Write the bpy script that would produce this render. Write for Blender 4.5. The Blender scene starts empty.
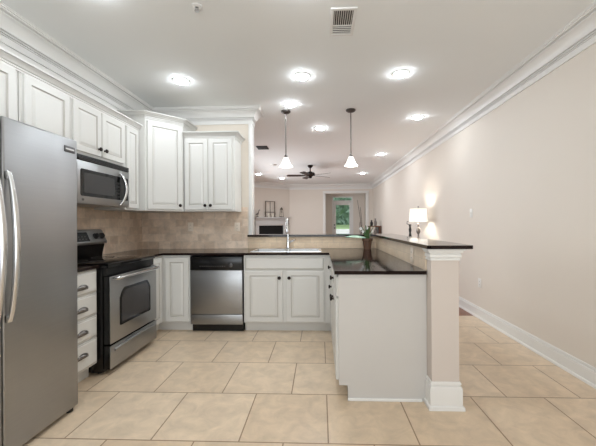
import bpy, bmesh, math, random
from mathutils import Vector, Matrix
random.seed(7)
PI = math.pi
C = bpy.context.scene.collection
SC = bpy.context.scene

# ------------------------------------------------------------------ camera
cam_d = bpy.data.cameras.new('camera'); cam = bpy.data.objects.new('camera', cam_d); C.objects.link(cam)
cam_d.sensor_width = 36.0; cam_d.lens = 315.9 / 596 * 36.0
cam_d.shift_x = -10.8 / 596; cam_d.shift_y = 0.0005
cam_d.clip_start = 0.02; cam_d.clip_end = 200
cam.matrix_world = (Matrix.Translation((0, 0, 1.2457)) @ Matrix.Rotation(0.0367, 4, 'Z')
                    @ Matrix.Rotation(PI / 2 + 0.0007, 4, 'X') @ Matrix.Rotation(-0.0058, 4, 'Z'))
SC.camera = cam

# ------------------------------------------------------------------ world, added fill lamps, exposure
W = bpy.data.worlds.new('world'); SC.world = W; W.use_nodes = True
bg = W.node_tree.nodes['Background']; bg.inputs[0].default_value = (0.86, 0.93, 1.0, 1); bg.inputs[1].default_value = 1.0

def area(name, loc, rot, sx, sy, power, col=(1, 1, 1)):
    l = bpy.data.lights.new(name, 'AREA'); l.shape = 'RECTANGLE'; l.size = sx; l.size_y = sy; l.energy = power; l.color = col
    o = bpy.data.objects.new(name, l); C.objects.link(o); o.location = loc; o.rotation_euler = rot
    return o
area('fill_rear', (-0.1, -2.3, 1.30), (PI / 2 + math.radians(55), 0, 0), 3.1, 1.8, 58, (0.88, 0.945, 1.0))  # added fill lamp behind the camera for soft frontal light
area('fill_living', (-2.38, 8.5, 1.2), (0, -PI / 2 + math.radians(16), 0), 1.4, 3.4, 105, (0.88, 0.945, 1.0))  # added fill lamp that brightens the living room from its left side
CAN_STRENGTH = 94.0
SC.view_settings.view_transform = 'Standard'; SC.view_settings.look = 'None'
SC.view_settings.gamma = 1.0; SC.view_settings.use_curve_mapping = False
SC.view_settings.exposure = 0.73

# ------------------------------------------------------------------ materials
def lin(c):
    return tuple(((x / 255) / 12.92 if x / 255 <= 0.04045 else ((x / 255 + 0.055) / 1.055) ** 2.4) for x in c) + (1,)
MATS = {}
def mat(name, col, rough=0.5, metal=0.0, var=0.03, scale=6.0, bump=0.0, bscale=60.0, emit=None, trans=0.0, coat=0.0, stretch=None, ior=1.45, spec=0.5):
    m = bpy.data.materials.new(name); m.use_nodes = True; MATS[name] = m
    nt = m.node_tree; N = nt.nodes; L = nt.links; b = N['Principled BSDF']
    b.inputs['Roughness'].default_value = rough; b.inputs['Metallic'].default_value = metal
    b.inputs['Transmission Weight'].default_value = trans; b.inputs['Coat Weight'].default_value = coat
    b.inputs['IOR'].default_value = ior; b.inputs['Specular IOR Level'].default_value = spec
    tc = N.new('ShaderNodeTexCoord'); mp = N.new('ShaderNodeMapping'); L.new(tc.outputs['Object'], mp.inputs[0])
    if stretch: mp.inputs['Scale'].default_value = stretch
    nz = N.new('ShaderNodeTexNoise'); nz.inputs['Scale'].default_value = scale; nz.inputs['Detail'].default_value = 4
    L.new(mp.outputs[0], nz.inputs['Vector'])
    c = lin(col); mx = N.new('ShaderNodeMix'); mx.data_type = 'RGBA'
    mx.inputs[6].default_value = tuple(x * (1 - var) for x in c[:3]) + (1,)
    mx.inputs[7].default_value = tuple(min(1, x * (1 + var)) for x in c[:3]) + (1,)
    L.new(nz.outputs[0], mx.inputs[0]); L.new(mx.outputs[2], b.inputs['Base Color'])
    if bump:
        n2 = N.new('ShaderNodeTexNoise'); n2.inputs['Scale'].default_value = bscale; L.new(mp.outputs[0], n2.inputs['Vector'])
        bp = N.new('ShaderNodeBump'); bp.inputs['Strength'].default_value = bump; bp.inputs['Distance'].default_value = 0.01
        L.new(n2.outputs[0], bp.inputs['Height']); L.new(bp.outputs[0], b.inputs['Normal'])
    if emit:
        b.inputs['Emission Color'].default_value = lin(emit[0]); b.inputs['Emission Strength'].default_value = emit[1]
    return m

def tile_mat(name, plane, bw, bh, origin, c1, c2, cm, mortar, rough, mottle=0.12, mscale=5.0, offset=0.5, smooth=0.1, bumpd=0.002, vein=0.0):
    m = bpy.data.materials.new(name); m.use_nodes = True
    nt = m.node_tree; N = nt.nodes; L = nt.links; b = N['Principled BSDF']; b.inputs['Roughness'].default_value = rough
    tc = N.new('ShaderNodeTexCoord'); sp = N.new('ShaderNodeSeparateXYZ'); L.new(tc.outputs['Object'], sp.inputs[0])
    cb = N.new('ShaderNodeCombineXYZ')
    L.new(sp.outputs['XYZ'.index(plane[0])], cb.inputs[0]); L.new(sp.outputs['XYZ'.index(plane[1])], cb.inputs[1])
    mp = N.new('ShaderNodeMapping'); L.new(cb.outputs[0], mp.inputs[0]); mp.inputs['Location'].default_value = (-origin[0], -origin[1], 0)
    br = N.new('ShaderNodeTexBrick'); L.new(mp.outputs[0], br.inputs['Vector'])
    br.offset = offset; br.offset_frequency = 2; br.squash = 1.0
    for k, v in (('Scale', 1.0), ('Mortar Size', mortar), ('Mortar Smooth', smooth), ('Bias', 0.0), ('Brick Width', bw), ('Row Height', bh)):
        br.inputs[k].default_value = v
    br.inputs['Color1'].default_value = lin(c1); br.inputs['Color2'].default_value = lin(c2); br.inputs['Mortar'].default_value = lin(cm)
    nz = N.new('ShaderNodeTexNoise'); nz.inputs['Scale'].default_value = mscale; nz.inputs['Detail'].default_value = 8; nz.inputs['Roughness'].default_value = 0.65
    nz.inputs['Distortion'].default_value = 0.6
    L.new(tc.outputs['Object'], nz.inputs['Vector'])
    mr = N.new('ShaderNodeMapRange'); mr.inputs[1].default_value = 0.3; mr.inputs[2].default_value = 0.7
    mr.inputs[3].default_value = 1 - mottle; mr.inputs[4].default_value = 1 + mottle * 0.7; L.new(nz.outputs[0], mr.inputs[0])
    mul = N.new('ShaderNodeMix'); mul.data_type = 'RGBA'; mul.blend_type = 'MULTIPLY'; mul.inputs[0].default_value = 1
    L.new(br.outputs['Color'], mul.inputs[6]); L.new(mr.outputs[0], mul.inputs[7]); L.new(mul.outputs[2], b.inputs['Base Color'])
    bp = N.new('ShaderNodeBump'); bp.inputs['Strength'].default_value = 0.5; bp.inputs['Distance'].default_value = bumpd; bp.invert = True
    L.new(br.outputs['Fac'], bp.inputs['Height']); L.new(bp.outputs[0], b.inputs['Normal'])
    return m

M_wall = mat('wall_paint', (223, 214, 203), 0.7, var=0.012, scale=2, bump=0.04, bscale=250)
M_wall_shade = mat('wall_paint_shaded', (210, 199, 190), 0.7, var=0.012, scale=2)  # wall paint darkened: shade on bar walls and column put into the colour
M_cream = mat('cream_paint', (226, 216, 202), 0.7, var=0.012, scale=2)
M_ceil = mat('ceiling_paint', (240, 241, 239), 0.8, var=0.012, scale=2)
M_trim = mat('white_trim', (230, 228, 224), 0.4, var=0.01)
M_cab = mat('cabinet_white', (218, 216, 211), 0.38, var=0.012, scale=4)
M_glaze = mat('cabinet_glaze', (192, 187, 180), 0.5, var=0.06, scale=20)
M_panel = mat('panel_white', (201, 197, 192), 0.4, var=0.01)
M_steel = mat('stainless', (158, 158, 158), 0.36, 1.0, var=0.05, scale=3, stretch=(1, 1, 40))
M_steelh = mat('stainless_horizontal', (164, 164, 164), 0.32, 1.0, var=0.05, scale=3, stretch=(1, 1, 40))
M_bright = mat('bright_steel', (214, 214, 214), 0.2, 1.0, var=0.03)
M_sink = mat('sink_steel', (226, 227, 228), 0.3, 1.0, var=0.03)
M_bowl = mat('sink_bowl_steel', (165, 166, 167), 0.4, 1.0, var=0.05)
M_chrome = mat('chrome', (225, 226, 228), 0.12, 1.0, var=0.01)
M_black = mat('black_enamel', (16, 15, 15), 0.25, var=0.1)
M_blackm = mat('black_plastic', (24, 23, 23), 0.5, var=0.1)
M_glassblk = mat('black_glass', (10, 10, 11), 0.06, var=0.1)
M_ovenglass = mat('oven_glass', (58, 56, 56), 0.1, var=0.1)
M_granite = mat('dark_granite', (32, 22, 20), 0.07, var=0.5, scale=180, spec=0.25)
M_bronze = mat('oil_bronze', (44, 35, 32), 0.38, 0.7, var=0.15)
M_pewter = mat('dark_pewter', (120, 115, 112), 0.3, 0.9, var=0.15)
M_plate = mat('switch_plate_white', (232, 229, 224), 0.4, var=0.01)
M_beigeplate = mat('switch_plate_beige', (230, 215, 197), 0.4, var=0.01)
M_slot = mat('slot_dark', (60, 56, 52), 0.5)
M_can = mat('light_lens', (255, 250, 242), 0.5, var=0.0, emit=((238, 247, 255), CAN_STRENGTH))
M_shade = mat('opal_glass', (250, 248, 244), 0.3, var=0.0, emit=((255, 249, 240), 1.2))
M_nickel = mat('brushed_nickel', (92, 88, 85), 0.4, 0.9, var=0.05)
M_fabric = mat('lamp_linen', (240, 238, 232), 0.9, var=0.02, scale=60, emit=((255, 246, 232), 0.35))
M_terra = mat('brown_pot', (102, 74, 58), 0.55, var=0.15, scale=12)
M_soil = mat('soil', (46, 34, 26), 0.95, var=0.3, scale=50)
M_leaf = mat('leaf_green', (72, 100, 58), 0.45, var=0.25, scale=18)
M_bigleaf = mat('pale_leaf', (176, 206, 184), 0.3, var=0.08, scale=12)
M_petal = mat('petal_white', (240, 238, 236), 0.6, var=0.02)
M_wood = mat('brown_wood', (112, 68, 44), 0.45, var=0.25, scale=5, stretch=(1, 8, 8))
M_fanwood = mat('fan_wood', (50, 32, 28), 0.4, var=0.25, scale=6)
M_iron = mat('weathered_iron', (112, 102, 90), 0.6, 0.3, var=0.25, scale=25)
M_mirror = mat('candle_wax', (228, 222, 208), 0.6, var=0.03)
M_ceramic = mat('grey_ceramic', (120, 112, 106), 0.35, var=0.1)
M_twig = mat('twig', (58, 44, 36), 0.8, var=0.2)
M_soot = mat('firebox_black', (12, 11, 11), 0.8, var=0.2)
M_stone = mat('mantel_paint', (205, 203, 200), 0.5, var=0.02)
M_grass = mat('grass', (150, 172, 118), 0.9, var=0.25, scale=3)
M_foliage = mat('foliage', (150, 174, 152), 0.8, var=0.35, scale=2)
M_bark = mat('bark', (86, 74, 62), 0.9, var=0.2, scale=12)
M_conc = mat('pale_concrete', (226, 224, 218), 0.8, var=0.05, scale=4)
M_table = mat('dark_console_wood', (62, 44, 36), 0.4, var=0.2, scale=6)
M_glass = mat('clear_glass', (250, 252, 252), 0.02, var=0.0, trans=1.0, ior=1.01)
M_display = mat('display', (30, 34, 36), 0.2, var=0.05)
M_badge = mat('badge', (96, 95, 96), 0.3, 0.8, var=0.05)
M_white_print = mat('white_print', (220, 220, 220), 0.5, var=0.0)

M_floor = tile_mat('floor_tile', 'XY', 0.513, 0.513, (0.038, 1.2765), (210, 187, 159), (219, 198, 172), (148, 121, 95), 0.0042, 0.28, 0.17, 8.0)
M_bs_back = tile_mat('backsplash_back', 'XZ', 0.152, 0.1, (0.02, 0.914), (240, 218, 196), (208, 183, 159), (222, 203, 183), 0.003, 0.5, 0.2, 11)
M_bs_left = tile_mat('backsplash_left', 'YZ', 0.152, 0.1, (0.05, 0.914), (240, 218, 196), (208, 183, 159), (222, 203, 183), 0.003, 0.5, 0.2, 11)
M_kn_back = tile_mat('kneewall_back', 'XZ', 0.152, 0.076, (0.02, 0.914), (224, 200, 170), (208, 184, 156), (204, 184, 160), 0.0025, 0.45, 0.1, 12)
M_kn_pen = tile_mat('kneewall_peninsula', 'YZ', 0.152, 0.076, (0.02, 0.914), (226, 206, 180), (214, 192, 166), (206, 188, 164), 0.0025, 0.45, 0.1, 12)
M_woodfloor = tile_mat('wood_floor', 'YX', 1.2, 0.12, (0, 0), (142, 86, 56), (122, 70, 44), (70, 40, 26), 0.0015, 0.3, 0.2, 9)

# ------------------------------------------------------------------ mesh helpers
def bx(bm, x0, x1, y0, y1, z0, z1, bev=0.0, seg=2, mi=0):
    vs = [bm.verts.new((x, y, z)) for x in (x0, x1) for y in (y0, y1) for z in (z0, z1)]
    fs = []
    for f in ((0, 1, 3, 2), (4, 6, 7, 5), (0, 4, 5, 1), (2, 3, 7, 6), (0, 2, 6, 4), (1, 5, 7, 3)):
        fc = bm.faces.new([vs[i] for i in f]); fc.material_index = mi; fs.append(fc)
    if bev > 0:
        es = set(e for f in fs for e in f.edges)
        r = bmesh.ops.bevel(bm, geom=list(es), offset=bev, segments=seg, profile=0.5, affect='EDGES')
        for f in r['faces']: f.material_index = mi

def new(): return bmesh.new()

def obj(name, bm, m, parent=None, smooth=False, label=None):
    bmesh.ops.recalc_face_normals(bm, faces=bm.faces[:])
    me = bpy.data.meshes.new(name); bm.to_mesh(me); bm.free()
    for mm in (m if isinstance(m, (list, tuple)) else [m]): me.materials.append(mm)
    if smooth:
        me.polygons.foreach_set('use_smooth', [True] * len(me.polygons))
        try: me.set_sharp_from_angle(angle=math.radians(35))
        except Exception: pass
    o = bpy.data.objects.new(name, me); C.objects.link(o)
    if parent: o.parent = parent
    if label: o['label'] = label
    return o

def box(name, m, dims, parent=None, bev=0.0, seg=2, label=None):
    bm = new(); bx(bm, *dims, bev=bev, seg=seg); return obj(name, bm, m, parent, smooth=bev > 0, label=label)

def thing(name, label, cat, loc=(0, 0, 0), rotz=0.0, group=None):
    o = bpy.data.objects.new(name, None); C.objects.link(o); o.empty_display_size = 0.1
    o.location = loc; o.rotation_euler = (0, 0, rotz); o['label'] = label; o['category'] = cat
    if group: o['group'] = group
    return o

def tag(o, label, cat, group=None):
    o['label'] = label; o['category'] = cat
    if group: o['group'] = group
    return o

def struct(o):
    o['kind'] = 'structure'; return o

def dup(root, loc, label, rotz=None):
    r = root.copy(); C.objects.link(r); r.location = loc; r['label'] = label
    if rotz is not None: r.rotation_euler = (0, 0, rotz)
    for ch in list(root.children):
        c = ch.copy(); C.objects.link(c); c.parent = r
        for g in list(ch.children):
            d = g.copy(); C.objects.link(d); d.parent = c
    return r

def lathe(bm, prof, n=24, o=(0, 0, 0), axis='z', mi=0):
    rings = []
    def P(r, h, a):
        x, y = r * math.cos(a), r * math.sin(a)
        if axis == 'z': return (o[0] + x, o[1] + y, o[2] + h)
        if axis == 'y': return (o[0] + x, o[1] + h, o[2] + y)
        return (o[0] + h, o[1] + x, o[2] + y)
    for r, h in prof:
        if r < 1e-6: rings.append([bm.verts.new(P(0, h, 0))])
        else: rings.append([bm.verts.new(P(r, h, 2 * PI * k / n)) for k in range(n)])
    for a, b in zip(rings, rings[1:]):
        if len(a) == 1 and len(b) == 1: continue
        for k in range(n):
            k2 = (k + 1) % n
            if len(a) == 1: f = bm.faces.new((a[0], b[k], b[k2]))
            elif len(b) == 1: f = bm.faces.new((a[k], a[k2], b[0]))
            else: f = bm.faces.new((a[k], a[k2], b[k2], b[k]))
            f.material_index = mi
    return rings

def tube(bm, pts, r, n=10, cap=True, flat=1.0, flat_dir=None):
    pts = [Vector(p) for p in pts]; rings = []
    rr = r if isinstance(r, (list, tuple)) else [r] * len(pts)
    up = None
    for i, p in enumerate(pts):
        t = (pts[min(i + 1, len(pts) - 1)] - pts[max(i - 1, 0)]).normalized()
        if up is None:
            up = Vector((0, 0, 1)) if abs(t.z) < 0.9 else Vector((1, 0, 0))
        a = t.cross(up).normalized(); b = a.cross(t).normalized(); up = b
        rings.append([bm.verts.new(p + a * (rr[i] * math.cos(2 * PI * k / n)) + b * (rr[i] * flat * math.sin(2 * PI * k / n))) for k in range(n)])
    for a, b in zip(rings, rings[1:]):
        for k in range(n): bm.faces.new((a[k], a[(k + 1) % n], b[(k + 1) % n], b[k]))
    if cap: bm.faces.new(rings[0][::-1]); bm.faces.new(rings[-1])

def sweep(bm, path, prof, closed=False):
    """profile (out, z) carried along a plan path, out to the RIGHT of travel; mitred corners"""
    P = [Vector((p[0], p[1])) for p in path]; n = len(P); rows = []
    for i in range(n):
        d0 = (P[i] - P[i - 1]).normalized() if (i > 0 or closed) else None
        d1 = (P[(i + 1) % n] - P[i]).normalized() if (i < n - 1 or closed) else None
        if d0 is None: d0 = d1
        if d1 is None: d1 = d0
        n0 = Vector((d0.y, -d0.x)); n1 = Vector((d1.y, -d1.x))
        m = (n0 + n1); m = m / max(1e-6, (1 + n0.dot(n1)))
        rows.append([bm.verts.new((P[i].x + m.x * o, P[i].y + m.y * o, z)) for o, z in prof])
    k = len(prof)
    for i in range(n if closed else n - 1):
        a, b = rows[i], rows[(i + 1) % n]
        for j in range(k - 1): bm.faces.new((a[j], a[j + 1], b[j + 1], b[j]))
        bm.faces.new((a[k - 1], a[0], b[0], b[k - 1]))
    if not closed:
        bm.faces.new(rows[0]); bm.faces.new(rows[-1][::-1])

def prism(bm, poly, z0, z1):
    a = [bm.verts.new((x, y, z0)) for x, y in poly]; b = [bm.verts.new((x, y, z1)) for x, y in poly]; n = len(poly)
    bm.faces.new(a[::-1]); bm.faces.new(b)
    for i in range(n): bm.faces.new((a[i], a[(i + 1) % n], b[(i + 1) % n], b[i]))

def prism_y(bm, poly, y0, y1):
    a = [bm.verts.new((x, y0, z)) for x, z in poly]; b = [bm.verts.new((x, y1, z)) for x, z in poly]; n = len(poly)
    bm.faces.new(a[::-1]); bm.faces.new(b)
    for i in range(n): bm.faces.new((a[i], a[(i + 1) % n], b[(i + 1) % n], b[i]))

def grid_slab(bm, xs, ys, keep, z0, z1):
    vt = {}
    def v(i, j, k):
        key = (i, j, k)
        if key not in vt: vt[key] = bm.verts.new((xs[i], ys[j], (z0, z1)[k]))
        return vt[key]
    nx, ny = len(xs) - 1, len(ys) - 1
    def K(i, j): return 0 <= i < nx and 0 <= j < ny and keep(0.5 * (xs[i] + xs[i + 1]), 0.5 * (ys[j] + ys[j + 1]))
    for i in range(nx):
        for j in range(ny):
            if not K(i, j): continue
            for k in (0, 1): bm.faces.new((v(i, j, k), v(i + 1, j, k), v(i + 1, j + 1, k), v(i, j + 1, k)))
            for (di, dj, a, b) in ((-1, 0, (i, j), (i, j + 1)), (1, 0, (i + 1, j), (i + 1, j + 1)), (0, -1, (i, j), (i + 1, j)), (0, 1, (i, j + 1), (i + 1, j + 1))):
                if not K(i + di, j + dj): bm.faces.new((v(*a, 0), v(*b, 0), v(*b, 1), v(*a, 1)))

# ------------------------------------------------------------------ the setting
XL, XR, YB, YF, ZC = -2.43, 2.065, 4.21, 12.45, 2.784
YREAR = -2.4
struct(box('floor', M_floor, (XL - .1, XR + .1, YREAR, 4.3, -.06, 0)))
fl = struct(box('floor_living', M_woodfloor, (XL - .1, XR + .1, 4.3, YF, -.06, 0.0)))
struct(box('ceiling', M_ceil, (XL - .1, XR + .1, YREAR, YF + .1, ZC, ZC + .06)))
struct(box('wall_left', M_wall, (XL - .1, XL, YREAR, YF + .1, 0, ZC)))
struct(box('wall_right', M_wall, (XR, XR + .1, YREAR, YF + .1, 0, ZC)))
struct(box('wall_back', M_cream, (XL, -.92, YB, YB + .13, 0, ZC)))
bm = new()
bx(bm, XL, -1.7, YREAR - .1, YREAR, 0, ZC); bx(bm, 1.5, XR, YREAR - .1, YREAR, 0, ZC)
bx(bm, -1.7, 1.5, YREAR - .1, YREAR, 2.5, ZC); bx(bm, -1.7, 1.5, YREAR - .1, YREAR, 0, .35)
struct(obj('wall_rear', bm, M_wall))
# far wall with the cased opening to the hall
OX0, OX1, OZ = 0.20, 1.80, 2.42
bm = new()
bx(bm, -1.3, OX0, YF, YF + .12, 0, ZC); bx(bm, OX1, XR, YF, YF + .12, 0, ZC); bx(bm, OX0, OX1, YF, YF + .12, OZ, ZC)
struct(obj('wall_far', bm, M_wall))
# diagonal fireplace wall
D0, D1 = Vector((XL, 11.45)), Vector((-1.22, YF))
bm = new(); prism(bm, [(D0.x, D0.y), (D1.x, D1.y), (D1.x, D1.y + .05), (XL, YF + .05)], 0, ZC)
struct(obj('wall_fireplace', bm, M_wall))
# bar half walls (kitchen side is tiled separately); the near end stands as a square column
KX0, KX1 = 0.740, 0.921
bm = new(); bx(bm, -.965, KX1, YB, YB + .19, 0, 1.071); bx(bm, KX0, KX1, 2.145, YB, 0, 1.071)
struct(obj('wall_bar', bm, M_wall_shade))
# hall
HY = 13.4
bm = new()
bx(bm, 0.08, 0.18, YF + .12, HY, 0, 2.6); struct(obj('wall_hall_left', bm, M_wall))
bm = new(); bx(bm, 1.84, 1.94, YF + .12, HY, 0, 2.6); struct(obj('wall_hall_right', bm, M_wall))
bm = new(); DX0, DX1 = 0.50, 1.39
bx(bm, 0.08, DX0, HY, HY + .12, 0, 2.6); bx(bm, DX1, 1.94, HY, HY + .12, 0, 2.6); bx(bm, DX0, DX1, HY, HY + .12, 2.39, 2.6)
struct(obj('wall_hall_end', bm, M_wall))
bm = new(); bx(bm, .08, 1.94, YF + .12, HY + .12, 2.6, 2.66); struct(obj('ceiling_hall', bm, M_ceil))
bm = new(); bx(bm, .08, 1.94, YF, HY + .12, -.06, 0.0); struct(obj('floor_hall', bm, M_woodfloor))

# crown moulding round both rooms
def crown_profile(b0=0.0):
    pr = [(0, 0), (0, .2), (.012, .2), (.012, .150), (.023, .150), (.023, .142), (.010, .142), (.010, .135), (.028, .135), (.028, .127), (.016, .126), (.016, .119), (.036, .117),
          (.041, .097), (.055, .073), (.077, .053), (.100, .042), (.104, .041), (.094, .037), (.094, .027), (.122, .027), (.122, .017), (.131, .015), (.131, .006), (.138, .005), (.138, 0)]
    return [(o + b0, ZC - z) for o, z in pr]
XC = XL + .105                               # built-up frieze on the left wall above the cabinets carries the crown
bm = new()
sweep(bm, [(XC, YREAR), (XC, YB), (-.915, YB), (-.915, YB + .13), (XL, YB + .13), (XL, D0.y), (D1.x, D1.y), (XR, YF), (XR, YREAR)], crown_profile())
struct(obj('trim_1', bm, M_trim, smooth=True))
bm = new()
sweep(bm, [(XL, YREAR), (XL, YB - .004)], [(.002, ZC - .001), (.002, 2.40), (.105, 2.40), (.105, 2.43), (.113, 2.435), (.113, 2.462), (.100, 2.466), (.100, 2.474), (.116, 2.478), (.116, 2.495), (.108, 2.498), (.108, 2.535), (.100, 2.537), (.100, 2.545), (.110, 2.547), (.110, 2.575), (.1045, 2.58), (.1045, ZC - .001)])
struct(obj('trim_7', bm, M_trim, smooth=True))
# baseboards
bbp = [(0, .0), (0, .146), (.006, .146), (.009, .138), (.009, .128), (.003, .126), (.003, .121), (.014, .117), (.014, .024), (.022, .020), (.024, .010), (.024, 0)]
bm = new(); sweep(bm, [(XR, YF), (XR, YREAR)], bbp); struct(obj('baseboard_right', bm, M_trim, smooth=True))
bm = new(); sweep(bm, [(D1.x, D1.y), (OX0 - .09, YF)], bbp); struct(obj('baseboard_far', bm, M_trim, smooth=True))
# column base and capital under the bar top
colp = [(KX0, 2.235), (KX0, 2.145), (KX1, 2.145), (KX1, 4.40)]
cb = [(0, 0), (0, .183), (.006, .183), (.010, .174), (.010, .166), (.003, .163), (.003, .157), (.012, .152), (.016, .138), (.016, .028), (.025, .024), (.027, .012), (.027, 0)]
bm = new(); sweep(bm, colp, cb); struct(obj('trim_2', bm, M_trim, smooth=True))
cap = [(0, 1.071), (0, .994), (.008, .994), (.008, 1.006), (.004, 1.008), (.004, 1.013), (.014, 1.016), (.014, 1.034), (.009, 1.036), (.009, 1.041), (.022, 1.048), (.022, 1.056), (.030, 1.060), (.030, 1.071)]
bm = new(); sweep(bm, colp, cap); struct(obj('trim_3', bm, M_trim, smooth=True))
# white casing on the end of the kitchen wall
box_o = box('trim_4', M_trim, (-.957, -.913, YB - .014, YB + .14, 1.099, ZC - .19), bev=.003); struct(box_o)
# added unseen frame on the left wall around the living room fill lamp
wf = struct(box('fill_frame', M_trim, (XL, XL + .03, 6.7, 10.3, .36, .45), bev=.003))
box('head', M_trim, (XL, XL + .03, 6.7, 10.3, 2.26, 2.35), wf, bev=.003)
for y_ in (6.7, 10.21): box('jamb', M_trim, (XL, XL + .03, y_, y_ + .09, .451, 2.259), wf, bev=.003)
# casing of the far opening
bm = new()
for x0, x1 in ((OX0 - .09, OX0), (OX1, OX1 + .09)): bx(bm, x0, x1, YF - .02, YF, 0, OZ, .004)
bx(bm, OX0 - .10, OX1 + .10, YF - .022, YF, OZ, OZ + .10, .004)
bx(bm, OX0, OX0 + .012, YF, YF + .12, 0, OZ); bx(bm, OX1 - .012, OX1, YF, YF + .12, 0, OZ)
struct(obj('trim_5', bm, M_trim, smooth=True))

# tiled splashes
struct(box('wall_backsplash_back', M_bs_back, (XL + .009, -.975, YB - .008, YB, .914, 1.47)))
struct(box('wall_backsplash_left', M_bs_left, (XL, XL + .008, 2.2, YB, .914, 1.50)))
struct(box('wall_splash_behind_sink', M_kn_back, (-.975, KX0 - .009, YB - .008, YB - .0005, .914, 1.071)))
struct(box('wall_splash_peninsula', M_kn_pen, (KX0 - .008, KX0 - .0005, 2.235, YB, .914, 1.071)))

# the far door with its transom, and the view outside
d = struct(thing('door_1', 'white glazed entry door at the end of the hall', 'door', (0, HY, 0)))
del d['label']; del d['category']
bm = new()
bx(bm, .50, .56, .0, .10, 0, 2.39, .003); bx(bm, 1.33, 1.39, .0, .10, 0, 2.39, .003); bx(bm, .56, 1.33, .0, .10, 2.34, 2.39, .003); bx(bm, .56, 1.33, 0, .10, 2.17, 2.215, .003)
obj('frame', bm, M_trim, d, smooth=True)
bm = new()
bx(bm, .565, .66, .02, .06, 0, 2.165, .003); bx(bm, 1.23, 1.325, .02, .06, 0, 2.165, .003); bx(bm, .66, 1.23, .02, .06, 2.02, 2.165, .003); bx(bm, .66, 1.23, .02, .06, 0, .25, .003)
leafo = obj('door_leaf', bm, M_trim, d, smooth=True)
box('glass_pane', M_glass, (.66, 1.23, .038, .044, .25, 2.02), leafo)
box('transom_pane', M_glass, (.56, 1.33, .04, .046, 2.215, 2.34), d)
bm = new()
for z in (1.18, 1.05): lathe(bm, [(0, .012), (.026, .012), (.028, .0), (.014, -.01), (.014, -.035), (.028, -.045), (.026, -.062), (0, -.068)], 14, (.60, .014, z), 'y')
obj('door_handle', bm, M_blackm, d, smooth=True)

# outside
struct(box('ground_patio', M_conc, (-6, 10, HY + .12, 17.0, -.2, -.05)))
bm = new(); bx(bm, -6, 10, 17.0, 17.25, -.2, .93, .01); struct(obj('wall_garden', bm, M_conc))
bm = new()
vs = [bm.verts.new(p) for p in ((-8, 17.25, .90), (12, 17.25, .90), (16, 40, 1.1), (-12, 40, 1.1))]; bm.faces.new(vs)
vs2 = [bm.verts.new(p) for p in ((-8, 17.25, -.2), (12, 17.25, -.2), (16, 40, -.2), (-12, 40, -.2))]; bm.faces.new(vs2[::-1])
for i in range(4): bm.faces.new((vs[i], vs[(i + 1) % 4], vs2[(i + 1) % 4], vs2[i]))
struct(obj('ground_lawn', bm, M_grass))
def tree(x, y, h, r, label):
    t = thing('garden_tree', label, 'tree', (x, y, 1.0), 0, 'garden trees beyond the glass door')
    bm = new(); tube(bm, [(0, 0, 0), (.05, 0, h * .3), (0, .05, h * .6)], [.14, .11, .06], 8); obj('trunk', bm, M_bark, t, smooth=True)
    bm = new()
    for k in range(900):
        a = random.uniform(0, 2 * PI); zz = random.uniform(-1, 1); q = random.uniform(.55, 1) ; s = math.sqrt(1 - zz * zz)
        p = Vector((r * q * s * math.cos(a), r * q * s * math.sin(a), h * .58 + h * .48 * q * zz))
        u = Vector((random.gauss(0, 1), random.gauss(0, 1), random.gauss(0, 1))).normalized(); w = u.orthogonal().normalized(); L = random.uniform(.22, .40)
        bm.faces.new([bm.verts.new(p + u * L), bm.verts.new(p + w * L * .5), bm.verts.new(p - u * L), bm.verts.new(p - w * L * .5)])
    obj('foliage', bm, M_foliage, t)
tree(-1.6, 23.5, 4.2, 1.7, 'green garden tree seen through the left of the door glass')
tree(2.9, 25.5, 4.6, 1.9, 'green garden tree seen through the right of the door glass')
tree(1.2, 31.5, 6.5, 2.9, 'taller green tree behind, seen through the middle of the door glass')

t = thing('garden_hedge', 'tall dense green hedge across the garden behind the trees', 'hedge', (1.0, 38.5, 1.0))
bm = new(); bx(bm, -7, 7, -.5, .5, 0, 5.4, .3); obj('core', bm, M_foliage, t)
bm = new()
for k in range(2600):
    p = Vector((random.uniform(-7.2, 7.2), -.55 - random.uniform(0, .5), random.uniform(0, 5.9)))
    u = Vector((random.gauss(0, 1), random.gauss(0, 1), random.gauss(0, 1))).normalized(); w = u.orthogonal().normalized(); L = random.uniform(.15, .34)
    bm.faces.new([bm.verts.new(p + u * L), bm.verts.new(p + w * L * .5), bm.verts.new(p - u * L), bm.verts.new(p - w * L * .5)])
obj('foliage', bm, M_foliage, t)

# ------------------------------------------------------------------ cabinets
def rings(bm, x0, x1, z0, z1, prof, mis=None):
    """nested rectangles (inset, y) joined into a raised panel; first ring is the back edge"""
    R = []
    for ins, y in prof:
        R.append([bm.verts.new((x, y, z)) for x, z in ((x0 + ins, z0 + ins), (x1 - ins, z0 + ins), (x1 - ins, z1 - ins), (x0 + ins, z1 - ins))])
    for i, (a, b) in enumerate(zip(R, R[1:])):
        for k in range(4):
            f = bm.faces.new((a[k], a[(k + 1) % 4], b[(k + 1) % 4], b[k]))
            if mis: f.material_index = mis[i]
    bm.faces.new(R[-1]); bm.faces.new(R[0][::-1])

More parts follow.
